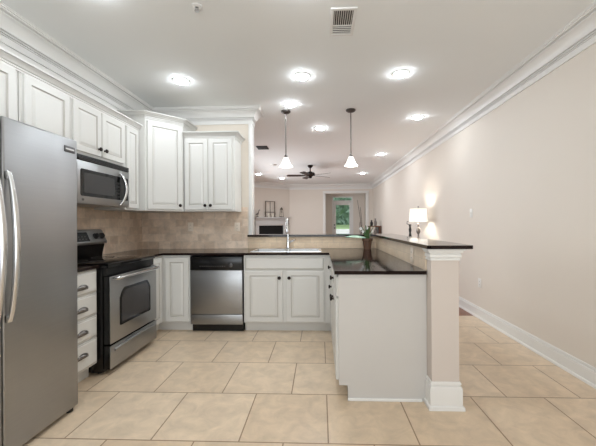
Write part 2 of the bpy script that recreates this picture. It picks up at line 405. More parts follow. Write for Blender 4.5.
def raised(x0, x1, z0, z1, fw=.052):
    bm = new(); T = -.02
    s = min(1, (min(x1 - x0, z1 - z0)) / .24); fw *= max(.55, s)
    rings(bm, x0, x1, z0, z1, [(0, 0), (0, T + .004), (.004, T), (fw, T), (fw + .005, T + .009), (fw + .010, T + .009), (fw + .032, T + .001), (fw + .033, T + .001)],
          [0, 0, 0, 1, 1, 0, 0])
    return bm
def slabfront(x0, x1, z0, z1):
    bm = new(); T = -.02
    rings(bm, x0, x1, z0, z1, [(0, 0), (0, T + .009), (.004, T + .006), (.010, T + .004), (.016, T), (.018, T)], [0, 0, 1, 0, 0])
    return bm
def knob(x, z, parent):
    bm = new(); lathe(bm, [(.010, 0), (.008, -.004), (.007, -.010), (.011, -.014), (.0185, -.019), (.0195, -.024), (.015, -.030), (0, -.032)], 14, (x, -.02, z), 'y')
    obj('knob', bm, M_bronze, parent, smooth=True)
def cup_pull(x, z, parent, w=.060):
    bm = new(); n = 14; rowsv = []
    for j in range(6):
        b = (PI / 2) * j / 5
        rowsv.append([bm.verts.new((x + w * math.cos(a) * (math.cos(b * .98) ** .7), -.02 - .030 * math.sin(b) * (abs(math.sin(a)) ** .5), z - .016 + .040 * math.sin(a) * math.cos(b * .75))) for a in [PI * k / n for k in range(n + 1)]])
    for a, b in zip(rowsv, rowsv[1:]):
        for k in range(n): bm.faces.new((a[k], a[k + 1], b[k + 1], b[k]))
    bx(bm, x - w, x + w, -.0215, -.0195, z - .019, z - .013)
    obj('cup_pull', bm, M_pewter, parent, smooth=True)

def cabinet(label, loc, rot, w, dep, z0, z1, fronts, toe=False, glazed=True, name='wall_cabinet', cat='cabinet', crown_pts=None, ctop=None):
    t = thing(name, label, cat, loc, rot)
    box('carcass', M_cab, (.001, w - .001, 0, dep, z0, z1), t, bev=.002, seg=1)
    if toe: box('toe_kick', M_cab, (.001, w - .001, .07, dep, 0.0, z0 - .001), t)
    for f in fronts:
        kind, x0, x1, a, b = f[:5]
        if kind == 'door':
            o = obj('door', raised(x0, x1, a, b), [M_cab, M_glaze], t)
            if len(f) > 5 and f[5]: knob(f[5][0], f[5][1], o)
        else:
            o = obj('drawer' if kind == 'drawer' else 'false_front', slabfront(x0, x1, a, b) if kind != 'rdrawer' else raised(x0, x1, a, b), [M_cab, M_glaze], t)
            if len(f) > 5 and f[5]:
                if f[5][0] == 'cup': cup_pull(f[5][1], f[5][2], o)
                else: knob(f[5][0], f[5][1], o)
    return t

ccp = lambda z: [(0, z - .075), (.008, z - .075), (.008, z - .062), (.016, z - .060), (.016, z - .053), (.009, z - .051), (.009, z - .046), (.022, z - .044), (.030, z - .032), (.044, z - .022), (.036, z - .020), (.036, z - .014), (.054, z - .012), (.056, z), (0, z)]
R90 = PI / 2
UB, UT = 1.405, 2.335
XF = -2.085                                   # face frames of the left uppers
cabinet('white wall cabinet above the refrigerator', (XF, 1.20, 0), R90, .91, XF - XL - .004, 1.84, UT,
        [('door', .02, .445, 1.86, UT - .03, (.41, 1.91)), ('door', .465, .875, 1.86, UT - .03, (.50, 1.91))])
cabinet('tall white wall cabinet between the refrigerator and the microwave', (XF, 2.115, 0), R90, .445, XF - XL - .004, UB, UT,
        [('door', .025, .425, UB + .015, UT - .03, (.38, UB + .07))])
cabinet('short white double door wall cabinet over the microwave', (XF, 2.565, 0), R90, .725, XF - XL - .004, 1.865, UT,
        [('door', .015, .352, 1.885, UT - .03, (.312, 1.95)), ('door', .366, .705, 1.885, UT - .03, (.392, 1.95))])
cabinet('narrow white wall cabinet right of the microwave', (XF, 3.295, 0), R90, .258, XF - XL - .004, UB, UT,
        [('door', .015, .236, UB + .02, UT - .03, None)])
bm = new(); sweep(bm, [(XF, 3.553), (XF, 1.20)][::-1], ccp(UT + .05))
struct(obj('trim_6', bm, M_trim, smooth=True))
# diagonal corner cabinet
CA, CBp = Vector((-2.012, 3.56)), Vector((-1.702, 3.872))
CT = 2.475
t = thing('corner_wall_cabinet', 'taller white diagonal corner wall cabinet with one door', 'cabinet', (CA.x, CA.y, 0), PI / 4)
Rm = Matrix.Rotation(-PI / 4, 2)
loc = [tuple(Rm @ (Vector(p) - CA)) for p in ((XL + .01, 3.56), (CA.x, CA.y), (CBp.x, CBp.y), (CBp.x, YB - .01), (XL + .01, YB - .01))]
bm = new(); prism(bm, loc, UB, CT); obj('carcass', bm, M_cab, t)
dl = (CBp - CA).length
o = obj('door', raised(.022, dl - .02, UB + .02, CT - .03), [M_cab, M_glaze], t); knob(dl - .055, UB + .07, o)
bm = new(); sweep(bm, [loc[0], loc[1], loc[2], loc[3]], ccp(CT + .07)); obj('crown', bm, M_cab, t, smooth=True)
# two-door cabinet on the back wall
t = cabinet('white two door wall cabinet on the back wall beside the pass-through', (-1.694, 3.88, 0), 0, .638, YB - 3.88 - .01, UB, UT,
            [('door', .015, .302, UB + .02, UT - .03, (.275, UB + .07)), ('door', .316, .605, UB + .02, UT - .03, (.343, UB + .07))])
bm = new(); sweep(bm, [(.0, 0), (.638, 0), (.638, YB - 3.88 - .01)], ccp(UT + .05)); obj('crown', bm, M_cab, t, smooth=True)

# base cabinets
BT = .887
XB = -1.845
dz = [(.125, .330, .235), (.343, .508, .411), (.521, .690, .590), (.703, .872, .762)]
cabinet('narrow white drawer base with cup pulls between refrigerator and range', (XB, 2.16, 0), R90, .375, .575, .11, BT,
        [('drawer', .015, .36, a, b, ('cup', .195, c)) for a, b, c in dz], toe=True, name='drawer_base_cabinet')
YBF = 3.605                                  # face frames of the back run
t = thing('corner_base_cabinet', 'white corner base cabinet between the range and the dishwasher', 'cabinet', (-1.51, YBF, 0))
bm = new(); prism(bm, [(0, 0), (0, YB - YBF - .012), (XL + 1.51 + .012, YB - YBF - .012), (XL + 1.51 + .012, 3.30 - YBF), (XB + 1.51, 3.30 - YBF), (XB + 1.51, 0)], .11, BT); obj('carcass', bm, M_cab, t)
bm = new(); prism(bm, [(0, .07), (0, YB - YBF - .012), (XL + 1.51 + .012, YB - YBF - .012), (XL + 1.51 + .012, 3.30 - YBF), (XB + 1.51 - .07, 3.30 - YBF), (XB + 1.51 - .07, .07)], 0, .109); obj('toe_kick', bm, M_cab, t)
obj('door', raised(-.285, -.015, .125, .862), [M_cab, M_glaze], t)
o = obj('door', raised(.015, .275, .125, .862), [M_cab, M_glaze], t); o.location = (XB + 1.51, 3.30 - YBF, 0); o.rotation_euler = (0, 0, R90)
t = cabinet('white sink base cabinet with two doors under the sink', (-.885, YBF, 0), 0, .945, YB - YBF - .012, .11, BT,
        [('false_front', .02, .922, .722, .862), ('door', .02, .450, .125, .706, (.415, .63)), ('door', .492, .922, .125, .706, (.527, .63))], toe=True, name='sink_base_cabinet')
box('filler_strip', M_cab, (.945, 1.008, 0, .02, .11, BT), t); box('toe_kick', M_cab, (.945, 1.06, .07, .09, 0, .109), t)
XPF = .125
cabinet('white peninsula base cabinet nearest the sink with one drawer over a door', (XPF, 3.60, 0), -R90, .58, KX0 - XPF - .012, .11, BT,
        [('drawer', .06, .565, .722, .862, (.31, .79)), ('door', .06, .565, .125, .706, (.52, .63))], toe=True, name='peninsula_base_cabinet')
t = cabinet('white peninsula base cabinet at the column end with plain end panel', (XPF, 3.018, 0), -R90, .765, KX0 - XPF - .012, .11, BT,
        [('drawer', .015, .745, .722, .862, (.42, .80)), ('door', .015, .372, .125, .706, (.34, .63)), ('door', .388, .745, .125, .706, (.42, .63))], toe=True, name='peninsula_base_cabinet')
# end panel, in local coords: local x -> -Y, local y -> +X
bm = new()
for poly in ([(0, .105), (0, BT), (KX0 - XPF - .002, BT), (KX0 - XPF - .002, .0), (.062, .0), (.062, .105)],):
    a = [bm.verts.new((.766, y, z)) for y, z in poly]; b = [bm.verts.new((.785, y, z)) for y, z in poly]; n = len(poly)
    bm.faces.new(a[::-1]); bm.faces.new(b)
    for i in range(n): bm.faces.new((a[i], a[(i + 1) % n], b[(i + 1) % n], b[i]))
obj('end_panel', bm, M_panel, t)
bm = new(); bx(bm, .7855, .799, .060, KX0 - XPF - .040, 0, .02, .004); obj('shoe_molding', bm, M_trim, t, smooth=True)

# countertops
CTZ0, CTZ1 = .889, .914
SX0, SX1, SY0, SY1 = -.832, .008, 3.72, 4.14
YE = YBF - .030; XPE = .095; XLE = -1.815
bm = new()
def keep(x, y):
    if SX0 + .012 < x < SX1 - .012 and SY0 + .012 < y < SY1 - .012: return False
    if y > YE: return x < KX0 - .002
    if x > XPE: return y > 2.205
    return x < XLE and y > 3.296
grid_slab(bm, [XL + .010, XLE, SX0 + .014, SX1 - .014, XPE, KX0 - .010], [2.205, 3.296, YE, SY0 + .014, SY1 - .014, YB - .010], keep, CTZ0, CTZ1)
tag(obj('countertop', bm, M_granite), 'dark polished granite countertop wrapping from the corner past the sink onto the peninsula', 'countertop')
tag(box('countertop', M_granite, (XL + .010, XLE, 2.16, 2.532, CTZ0, CTZ1), bev=.003), 'short dark granite countertop between refrigerator and range', 'countertop')
bm = new()
BX0, BX1, BY0, BY1 = .703, 1.000, 2.095, 4.50
grid_slab(bm, [-.972, BX0, BX1], [BY0, YB - .035, BY1], lambda x, y: x > BX0 or y > YB - .035, 1.073, 1.097)
vsd = [e for e in bm.edges if abs(e.verts[0].co.z - e.verts[1].co.z) > .01 and e.verts[0].co.y < 2.2]
bmesh.ops.bevel(bm, geom=vsd, offset=.018, segments=4, profile=.5, affect='EDGES')
tag(obj('bar_top', bm, M_granite), 'raised L-shaped dark granite bar top on the half wall', 'bar top')

# ------------------------------------------------------------------ sink and faucet
t = thing('kitchen_sink', 'double bowl stainless drop-in sink in the dark countertop', 'sink', ((SX0 + SX1) / 2, (SY0 + SY1) / 2, CTZ1))
hw, hd = (SX1 - SX0) / 2, (SY1 - SY0) / 2
def keep_s(x, y): return not (-.005 - .012 > x > -hw + .03 and -hd + .03 < y < hd - .075) and not (.02 < x < hw - .03 and -hd + .03 < y < hd - .075)
bm = new(); grid_slab(bm, [-hw, -hw + .03, -.017, .02, hw - .03, hw], [-hd, -hd + .03, hd - .075, hd + .03], keep_s, .0005, .0045)
obj('rim', bm, M_sink, t)
for x0, x1 in ((-hw + .03, -.017), (.02, hw - .03)):
    bm = new(); y0, y1 = -hd + .03, hd - .075
    a = [bm.verts.new(p) for p in ((x0, y0, .003), (x1, y0, .003), (x1, y1, .003), (x0, y1, .003))]
    b = [bm.verts.new(p) for p in ((x0 + .012, y0 + .012, -.024), (x1 - .012, y0 + .012, -.024), (x1 - .012, y1 - .012, -.024), (x0 + .012, y1 - .012, -.024))]
    for i in range(4): bm.faces.new((a[i], a[(i + 1) % 4], b[(i + 1) % 4], b[i]))
    bm.faces.new(b); o = obj('bowl', bm, M_bowl, t)
    bm = new(); lathe(bm, [(0, .002), (.03, .002), (.04, .004), (.043, 0)], 16, ((x0 + x1) / 2, (y0 + y1) / 2, -.024)); obj('drain', bm, M_chrome, o, smooth=True)
t = thing('kitchen_faucet', 'tall chrome pull-down faucet behind the sink', 'faucet', (-.425, SY1 - .005, CTZ1 + .0075))
bm = new(); lathe(bm, [(0, 0), (.030, 0), (.030, .008), (.024, .014), (.021, .05), (.023, .09), (.018, .11), (0, .11)], 18); obj('base', bm, M_chrome, t, smooth=True)
bm = new(); arc = [(0, 0, .10), (0, 0, .20), (0, 0, .30)] + [(.004 * k / 10, -.085 + .085 * math.cos(PI * k / 10), .30 + .09 * math.sin(PI * k / 10)) for k in range(1, 11)]
tube(bm, arc, .014, 12); obj('spout', bm, M_chrome, t, smooth=True)
bm = new(); lathe(bm, [(0, 0), (.016, 0), (.019, .02), (.017, .09), (.013, .11), (0, .11)], 16, (.004, -.17, .19)); obj('spray_head', bm, M_chrome, t, smooth=True)
bm = new(); tube(bm, [(.015, 0, .085), (.05, 0, .095), (.095, -.015, .12)], [.017, .013, .009], 10); obj('lever_handle', bm, M_chrome, t, smooth=True)

# ------------------------------------------------------------------ refrigerator
FX = -1.648
t = thing('refrigerator', 'large stainless side by side refrigerator at the left edge of the kitchen', 'refrigerator', (FX, 2.09, 0), R90)
# local x -> +Y (0 = far edge, negative nearer), local y -> -X
box('cabinet_body', M_blackm, (-.88, -.004, .075, -XL + FX - .02, .03, 1.81), t, bev=.004)
dr = box('door', M_steel, (-.508, 0, 0, .068, .027, 1.818), t, bev=.012, seg=3)
dl_ = box('door', M_steel, (-.890, -.513, 0, .068, .027, 1.818), t, bev=.012, seg=3)
def fridge_handle(x, par):
    bm = new(); pts = []
    for k in range(21):
        s = k / 20; z = .745 + .775 * s; pts.append((x, -.014 - .040 * math.sin(PI * s) ** .75, z))
    tube(bm, pts, [.012 + .005 * math.sin(PI * k / 20) for k in range(21)], 12)
    for z in (.755, 1.51): bx(bm, x - .014, x + .014, -.018, .004, z - .02, z + .02, .004)
    obj('handle', bm, M_bright, par, smooth=True)
fridge_handle(-.488, dr); fridge_handle(-.560, dl_)
o = box('badge', M_badge, (-.112, -.028, -.004, .002, 1.722, 1.762), dr, bev=.0015)
box('badge_stripe', M_white_print, (-.105, -.036, -.0048, -.0038, 1.737, 1.747), o)
box('base_grille', M_blackm, (-.88, -.05, .06, .40, .004, .026), t)
bm = new(); lathe(bm, [(0, 0), (.022, 0), (.022, .02), (0, .02)], 12, (-.04, .035, 0)); obj('foot', bm, M_blackm, t, smooth=True)

# ------------------------------------------------------------------ range
RY0, RY1, RX = 2.545, 3.285, -1.738
RW = RY1 - RY0
t = thing('range', 'freestanding stainless electric range with black glass cooktop', 'range', (RX, RY0, 0), R90)
RD = -XL + RX - .03
box('body', M_black, (0, RW, .062, RD, .02, .885), t, bev=.004)
box('cooktop', M_glassblk, (-.002, RW + .002, .015, RD - .05, .886, .922), t, bev=.006)
for x_, y_, r_ in ((.2, .20, .10), (.54, .20, .08), (.2, .44, .08), (.54, .44, .10)):
    bm = new(); lathe(bm, [(r_, .9224), (r_, .9229), (r_ - .004, .9229), (r_ - .004, .9224)], 32, (x_, y_, 0)); obj('burner_ring', bm, M_slot, t)
bm = new(); poly = [(RD - .075, .915), (RD - .105, 1.049), (RD - .085, 1.049), (RD, 1.049), (RD, .915)]
def prism_x(bm, poly, x0, x1):
    a = [bm.verts.new((x0, y, z)) for y, z in poly]; b = [bm.verts.new((x1, y, z)) for y, z in poly]; n = len(poly)
    bm.faces.new(a[::-1]); bm.faces.new(b)
    for i in range(n): bm.faces.new((a[i], a[(i + 1) % n], b[(i + 1) % n], b[i]))
prism_x(bm, poly, .005, RW - .005); obj('backguard', bm, M_black, t)
PY0, PZ0, PY1, PZ1 = RD - .125, 1.050, RD - .06, 1.198
bm = new(); prism_x(bm, [(PY0, PZ0), (PY0 - .004, PZ0 + .02), (PY1 - .012, PZ1 - .01), (PY1, PZ1), (RD, PZ1), (RD, PZ0)], .0, RW)
cp = obj('control_panel', bm, M_steelh, t)
sl = (PY1 - .012 - PY0 + .004) / (PZ1 - .01 - PZ0 - .02); ang = math.atan(sl)
def on_panel(u, z): return (u, PY0 - .004 + (z - PZ0 - .02) * sl, z)
bm = new(); x0, x1 = .22, .50
q = [on_panel(x0, 1.085), on_panel(x1, 1.085), on_panel(x1, 1.172), on_panel(x0, 1.172)]
va = [bm.verts.new((a, b - .004, c)) for a, b, c in q]; vb = [bm.verts.new((a, b + .003, c)) for a, b, c in q]
bm.faces.new(va); bm.faces.new(vb[::-1])
for i in range(4): bm.faces.new((va[i], va[(i + 1) % 4], vb[(i + 1) % 4], vb[i]))
disp = obj('display', bm, M_display, cp)
for i in range(6):
    for j in range(2):
        a, b, c = on_panel(.245 + .042 * i, 1.105 + j * .024); box('button', M_badge, (a - .010, a + .010, b - .006, b - .002, c - .004, c + .004), disp)
for xk in (.06, .145, .60, .685):
    a, b, c = on_panel(xk, 1.128); bm = new()
    lathe(bm, [(.031, .0), (.031, -.008), (.024, -.012), (.022, -.028), (.018, -.031), (0, -.031)], 18, (0, 0, 0), 'y'); bx(bm, -.004, .004, -.036, -.028, -.02, .02)
    o = obj('knob', bm, M_blackm, cp, smooth=True); o.location = (a, b, c); o.rotation_euler = (-ang, 0, 0)
# oven door with arched window
dr = box('oven_door', M_black, (.004, RW - .004, .009, .058, .252, .815), t, bev=.004)
bm = new(); bx(bm, .004, RW - .004, 0, .0088, .254, .813, .004); obj('front_skin', bm, M_steelh, dr, smooth=True)
def arch(x0, x1, z0, zs, zt, cx0, cx1):
    pts = [(x0 + .01, z0), (x1 - .01, z0), (x1, z0 + .01), (x1, zs)]
    for k in range(1, 8):
        s = k / 8; pts.append((x1 + (cx1 - x1) * s, zs + (zt - zs) * math.sin(s * PI / 2)))
    for k in range(0, 8):
        s = k / 7; pts.append((cx1 + (cx0 - cx1) * s, zt))
    for k in range(1, 9):
        s = k / 8; pts.append((cx0 + (x0 - cx0) * s, zt - (zt - zs) * (1 - math.cos(s * PI / 2))))
    pts.append((x0, z0 + .01)); return pts
bm = new(); prism_y(bm, arch(.125, RW - .125, .375, .615, .695, .20, RW - .20), -.0025, .004); win = obj('oven_window', bm, M_glassblk, dr)
bm = new(); prism_y(bm, arch(.150, RW - .150, .398, .605, .672, .215, RW - .215), -.0032, -.0026); obj('glass', bm, M_ovenglass, win)
def bar_handle(x0, x1, z, par, y0=0.0, out=.045, r=.013, m=M_bright, bow=0.0):
    bm = new(); pts = [(x0, y0, z - .004), (x0 + .004, y0 - out * .7, z - .002), (x0 + .03, y0 - out, z)]
    for k in range(1, 12):
        s = k / 12; pts.append((x0 + .03 + (x1 - x0 - .06) * s, y0 - out - bow * math.sin(PI * s), z))
    pts += [(x1 - .03, y0 - out, z), (x1 - .004, y0 - out * .7, z - .002), (x1, y0, z - .004)]
    tube(bm, pts, r, 12); return obj('handle', bm, m, par, smooth=True)
bar_handle(.03, RW - .03, .798, dr, 0, .05, .0135)
box('control_gap', M_black, (.004, RW - .004, .03, .062, .82, .884), t)
dw = box('storage_drawer', M_black, (.004, RW - .004, .009, .058, .045, .240), t, bev=.004)
bm = new(); bx(bm, .004, RW - .004, 0, .0088, .047, .238, .004); obj('front_skin', bm, M_steelh, dw, smooth=True)
bm = new(); pts = []
for k in range(17):
    s = k / 16; pts.append((.05 + (RW - .10) * s, -.004 - .012 * math.sin(PI * s) ** .5, .195 + .018 * math.sin(PI * s)))
tube(bm, pts, .012, 10); obj('handle', bm, M_steelh, dw, smooth=True)
for fx in (.05, RW - .05):
    bm = new(); lathe(bm, [(0, 0), (.02, 0), (.02, .02), (0, .02)], 10, (fx, .12, 0)); obj('foot', bm, M_blackm, t)

# ------------------------------------------------------------------ microwave
MX, MY0, MY1, MZ0, MZ1 = -2.03, 2.568, 3.285, 1.428, 1.848
MW = MY1 - MY0
t = thing('microwave', 'stainless over-the-range microwave with black door window', 'microwave', (MX, MY0, MZ0), R90)
H = MZ1 - MZ0
box('body', M_steelh, (0, MW, .022, -XL + MX - .004, 0, H - .002), t, bev=.004)
bm = new(); bx(bm, .0, MW, 0, .022, H - .050, H - .002, .004); vg = obj('vent_grille', bm, M_black, t, smooth=True)
for k in range(3): box('slat', M_blackm, (.02, MW - .02, -.003, .001, H - .042 + .012 * k, H - .037 + .012 * k), vg)
bm = new(); bx(bm, 0, MW, 0, .022, .0, H - .052, .005); dr = obj('door', bm, M_steelh, t, smooth=True)
def rrect(x0, x1, z0, z1, r, n=5):
    p = []
    for cx, cz, a0 in ((x1 - r, z0 + r, -90), (x1 - r, z1 - r, 0), (x0 + r, z1 - r, 90), (x0 + r, z0 + r, 180)):
        for k in range(n + 1):
            a = math.radians(a0 + 90 * k / n); p.append((cx + r * math.cos(a), cz + r * math.sin(a)))
    return p
bm = new(); prism_y(bm, rrect(.035, MW - .02, .066, .300, .018), -.003, .003); win = obj('window_frame', bm, M_glassblk, dr)
bm = new(); prism_y(bm, rrect(.075, .475, .096, .270, .01), -.0038, -.0032); obj('mesh_window', bm, M_ovenglass, win)
bm = new(); pts = []
for k in range(15):
    s = k / 14; pts.append((.562 + .036 * math.sin(PI * s), -.004 - .042 * math.sin(PI * s) ** .6, .02 + .315 * s))
tube(bm, pts, .014, 12); obj('handle', bm, M_bright, dr, smooth=True)
for i in range(3):
    for j in range(5): box('button', M_blackm, (.500 + .026 * i, .518 + .026 * i, -.0045, -.0025, .085 + .034 * j, .105 + .034 * j), win)
box('badge', M_badge, (.05, .075, -.002, .001, .025, .045), dr)

# ------------------------------------------------------------------ dishwasher
t = thing('dishwasher', 'stainless dishwasher with black control panel left of the sink cabinet', 'dishwasher', (-1.505, YBF, 0))
WW = .612
box('tub', M_blackm, (.004, WW - .004, .005, .56, .10, .872), t)
bm = new(); bx(bm, .004, WW - .004, -.028, .004, .718, .872, .006); cp = obj('control_panel', bm, M_black, t, smooth=True)
bm = new(); lathe(bm, [(.024, 0), (.024, -.006), (.017, -.010), (.015, -.018), (0, -.020)], 18, (.478, -.028, .772), 'y'); obj('knob', bm, M_badge, cp, smooth=True)
for k in range(12): box('button', M_badge, (.115 + .026 * k, .129 + .026 * k, -.0295, -.0275, .758, .766), cp)
box('door_panel', M_steel, (.004, WW - .004, -.024, .004, .212, .715), t, bev=.004)
box('access_panel', M_steel, (.004, WW - .004, -.018, .004, .092, .206), t, bev=.004)
box('toe_kick', M_black, (.006, WW - .006, .04, .10, .0, .09), t)

# ------------------------------------------------------------------ switches, outlets, vents
def plate(name, label, cat, loc, rotz, m=M_plate, kind='outlet'):
    t = thing(name, label, cat, loc, rotz)
    bm = new(); bx(bm, -.037, .037, -.006, -.0005, -.059, .059, .002); p = obj('cover_plate', bm, m, t, smooth=True)
    if kind == 'outlet':
        for z in (-.022, .022):
            bm = new(); lathe(bm, [(0, -.0075), (.015, -.0075), (.016, -.005)], 14, (0, 0, z), 'y'); r = obj('receptacle', bm, m, t, smooth=True)
            bm = new(); bx(bm, -.007, -.005, -.0082, -.0072, z - .004, z + .006); bx(bm, .005, .007, -.0082, -.0072, z - .004, z + .006); obj('slots', bm, M_slot, r)
    else:
        bm = new(); bx(bm, -.006, .006, -.014, -.006, -.012, .012, .002); obj('toggle', bm, m, t, smooth=True)
    return t
YT = YB - .0082
plate('wall_outlet', 'beige outlet on the backsplash under the two door wall cabinet', 'outlet', (-1.115, YT, 1.205), 0, M_beigeplate)
plate('wall_outlet', 'beige outlet on the backsplash under the diagonal corner cabinet', 'outlet', (-1.75, YT, 1.21), 0, M_beigeplate)
plate('wall_outlet', 'beige outlet on the tiled peninsula half wall beside the column', 'outlet', (KX0 - .0082, 2.55, .99), -R90, M_beigeplate)
plate('light_switch', 'white light switch on the right wall above the bar end', 'light switch', (XR, 4.40, 1.375), -R90, M_plate, 'switch')
plate('wall_outlet', 'white outlet low on the right wall above the baseboard', 'outlet', (XR, 4.18, .46), -R90, M_plate)

def ceiling_register(label, loc, sx, sy):
    t = thing('ceiling_vent', label, 'vent', loc)
    bm = new(); f = .024
    bx(bm, -sx, sx, -sy, -sy + f, -.010, -.0005, .002); bx(bm, -sx, sx, sy - f, sy, -.010, -.0005, .002)
    bx(bm, -sx, -sx + f, -sy + f, sy - f, -.010, -.0005, .002); bx(bm, sx - f, sx, -sy + f, sy - f, -.010, -.0005, .002)
    bx(bm, -sx + f, sx - f, .03, .042, -.009, -.001)
    obj('frame', bm, M_trim, t, smooth=True)
    box('backing', M_slot, (-sx + f, sx - f, -sy + f, sy - f, -.003, -.0006), t)
    n = 9
    for k in range(n):
        x = -sx + f + (2 * sx - 2 * f) * (k + .5) / n; box('slat', M_plate, (x - .002, x + .002, -sy + f, .03, -.009, -.003), t)
    for k in range(4):
        y = .05 + (sy - f - .05) * (k + .5) / 4; box('slat', M_plate, (-sx + f, sx - f, y - .002, y + .002, -.009, -.003), t)
    return t
ceiling_register('white louvered air vent in the ceiling near the top of the view', (.178, 2.42, ZC), .095, .165)
t = thing('ceiling_vent', 'small dark slotted grille in the living room ceiling beside the white wall casing', 'vent', (-1.155, 6.32, ZC))
box('frame', M_blackm, (-.11, .11, -.13, .13, -.014, -.0005), t, bev=.003)
for k in range(5): box('slat', M_slot, (-.10, .10, -.105 + .048 * k, -.085 + .048 * k, -.018, -.014), t)
t = thing('smoke_detector', 'round white smoke detector on the living room ceiling', 'smoke detector', (-1.2, 8.15, ZC))
bm = new(); lathe(bm, [(.075, -.001), (.075, -.02), (.06, -.034), (0, -.036)], 24); obj('cover', bm, M_trim, t, smooth=True)
bm = new(); lathe(bm, [(.03, -.036), (.03, -.040), (0, -.041)], 16); obj('sensor_button', bm, M_plate, t, smooth=True)
t = thing('fire_sprinkler', 'small white and metal sprinkler head on the kitchen ceiling', 'sprinkler', (-.861, 2.197, ZC))
bm = new(); lathe(bm, [(.036, -.0005), (.036, -.006), (.02, -.012), (.014, -.012), (.014, -.003)], 20); obj('escutcheon', bm, M_trim, t, smooth=True)
bm = new(); lathe(bm, [(.008, -.004), (.008, -.03), (.018, -.033), (.018, -.036), (0, -.037)], 12); obj('deflector', bm, M_bright, t, smooth=True)

# ------------------------------------------------------------------ lights
def can(label, x, y):
    global can0
    if can0 is None:
        t = thing('recessed_light', label, 'ceiling light', (x, y, ZC), 0, 'recessed ceiling lights')
        bm = new(); lathe(bm, [(.086, -.0005), (.084, -.005), (.070, -.009), (.067, -.004), (.067, -.001)], 32); obj('trim_ring', bm, M_trim, t, smooth=True)
        bm = new(); lathe(bm, [(.066, -.003), (.063, -.013), (.049, -.022), (.025, -.027), (0, -.028)], 32); obj('lens', bm, M_can, t, smooth=True)
        can0 = t; return t
    return dup(can0, (x, y, ZC), label)
can0 = None
can('recessed ceiling light glowing at the top edge above the left cabinets', -1.473, 1.97)
can('recessed ceiling light glowing at the top edge left of the white louvered vent', -.113, 1.98)
can('recessed ceiling light nearest the diagonal corner cabinet', -1.482, 3.328)
can('recessed ceiling light in the middle of the kitchen row', -.183, 3.288)
can('recessed ceiling light at the right of the kitchen row, above the peninsula', .833, 3.283)
can('recessed ceiling light just behind the left pendant canopy', -.382, 4.06)
can('recessed ceiling light between the two pendants', .01, 5.095)
can('recessed ceiling light beside the right wall crown, nearer one', 1.419, 4.644)
can('recessed ceiling light beside the right wall crown, right of the pendant shade', 1.357, 7.088)
can('farthest recessed ceiling light at the right, near the hall opening', 1.298, 9.735)
can('far recessed ceiling light above the mantel, left one', -1.902, 9.694)
can('far recessed ceiling light right of the mantel, under the left pendant shade', -1.284, 10.601)

def pendant(label, x, y):
    t = thing('pendant_light', label, 'pendant light', (x, y, ZC))
    bm = new(); lathe(bm, [(0, -.0005), (.066, -.0005), (.066, -.012), (.05, -.026), (.02, -.034), (0, -.034)], 24); obj('canopy', bm, M_nickel, t, smooth=True)
    bm = new(); tube(bm, [(0, 0, -.03), (0, 0, -.61)], .0065, 10); obj('rod', bm, M_nickel, t, smooth=True)
    bm = new(); lathe(bm, [(0, -.595), (.012, -.595), (.022, -.615), (.026, -.642), (0, -.642)], 18); obj('socket_cap', bm, M_nickel, t, smooth=True)
    bm = new(); lathe(bm, [(.024, -.635), (.036, -.652), (.042, -.67), (.058, -.71), (.078, -.742), (.096, -.760), (.090, -.762), (.072, -.742), (.052, -.708), (.034, -.67), (.020, -.645)], 28); obj('shade', bm, M_shade, t, smooth=True)
    bm = new(); lathe(bm, [(0, -.68), (.02, -.69), (.03, -.715), (.026, -.74), (0, -.755)], 16); obj('bulb', bm, M_bulb, t, smooth=True)
    return t
M_lampbulb = mat('lamp_bulb', (255, 250, 240), 0.5, var=0.0, emit=((255, 248, 238), 150.0))
M_bulb = mat('bulb', (255, 250, 240), 0.5, var=0.0, emit=((255, 246, 232), 40.0))
pendant('left pendant light with opal bell shade over the sink bar', -.466, 4.31)
pendant('right pendant light with opal bell shade over the bar corner', .42, 4.30)

# ceiling fan
t = thing('ceiling_fan', 'dark brown five blade ceiling fan in the living room', 'ceiling fan', (-.262, 8.35, ZC))
bm = new(); lathe(bm, [(0, -.0005), (.07, -.0005), (.068, -.03), (.04, -.06), (.015, -.07), (.015, -.175), (0, -.175)], 20); obj('downrod', bm, M_bronze, t, smooth=True)
bm = new(); lathe(bm, [(0, -.165), (.05, -.17), (.11, -.195), (.13, -.225), (.125, -.265), (.08, -.285), (.05, -.295), (.05, -.325), (.03, -.34), (0, -.342)], 24); obj('motor', bm, M_bronze, t, smooth=True)
for k in range(5):
    a = 2 * PI * k / 5 + .628
    bm = new(); n = 8; rowsb = []
    for i in range(n + 1):
        s = i / n; r = .12 + .50 * s; w = (.018 if s < .12 else .052 + .020 * s) if s < .97 else .05
        rowsb.append([bm.verts.new((r, yy, -.272 + yy * .20 + dzz)) for yy, dzz in ((-w, 0), (w, 0), (w, .007), (-w, .007))])
    for p, q in zip(rowsb, rowsb[1:]):
        for i in range(4): bm.faces.new((p[i], p[(i + 1) % 4], q[(i + 1) % 4], q[i]))
    bm.faces.new(rowsb[0][::-1]); bm.faces.new(rowsb[-1])
    o = obj('blade', bm, M_fanwood, t); o.rotation_euler = (0, 0, a)

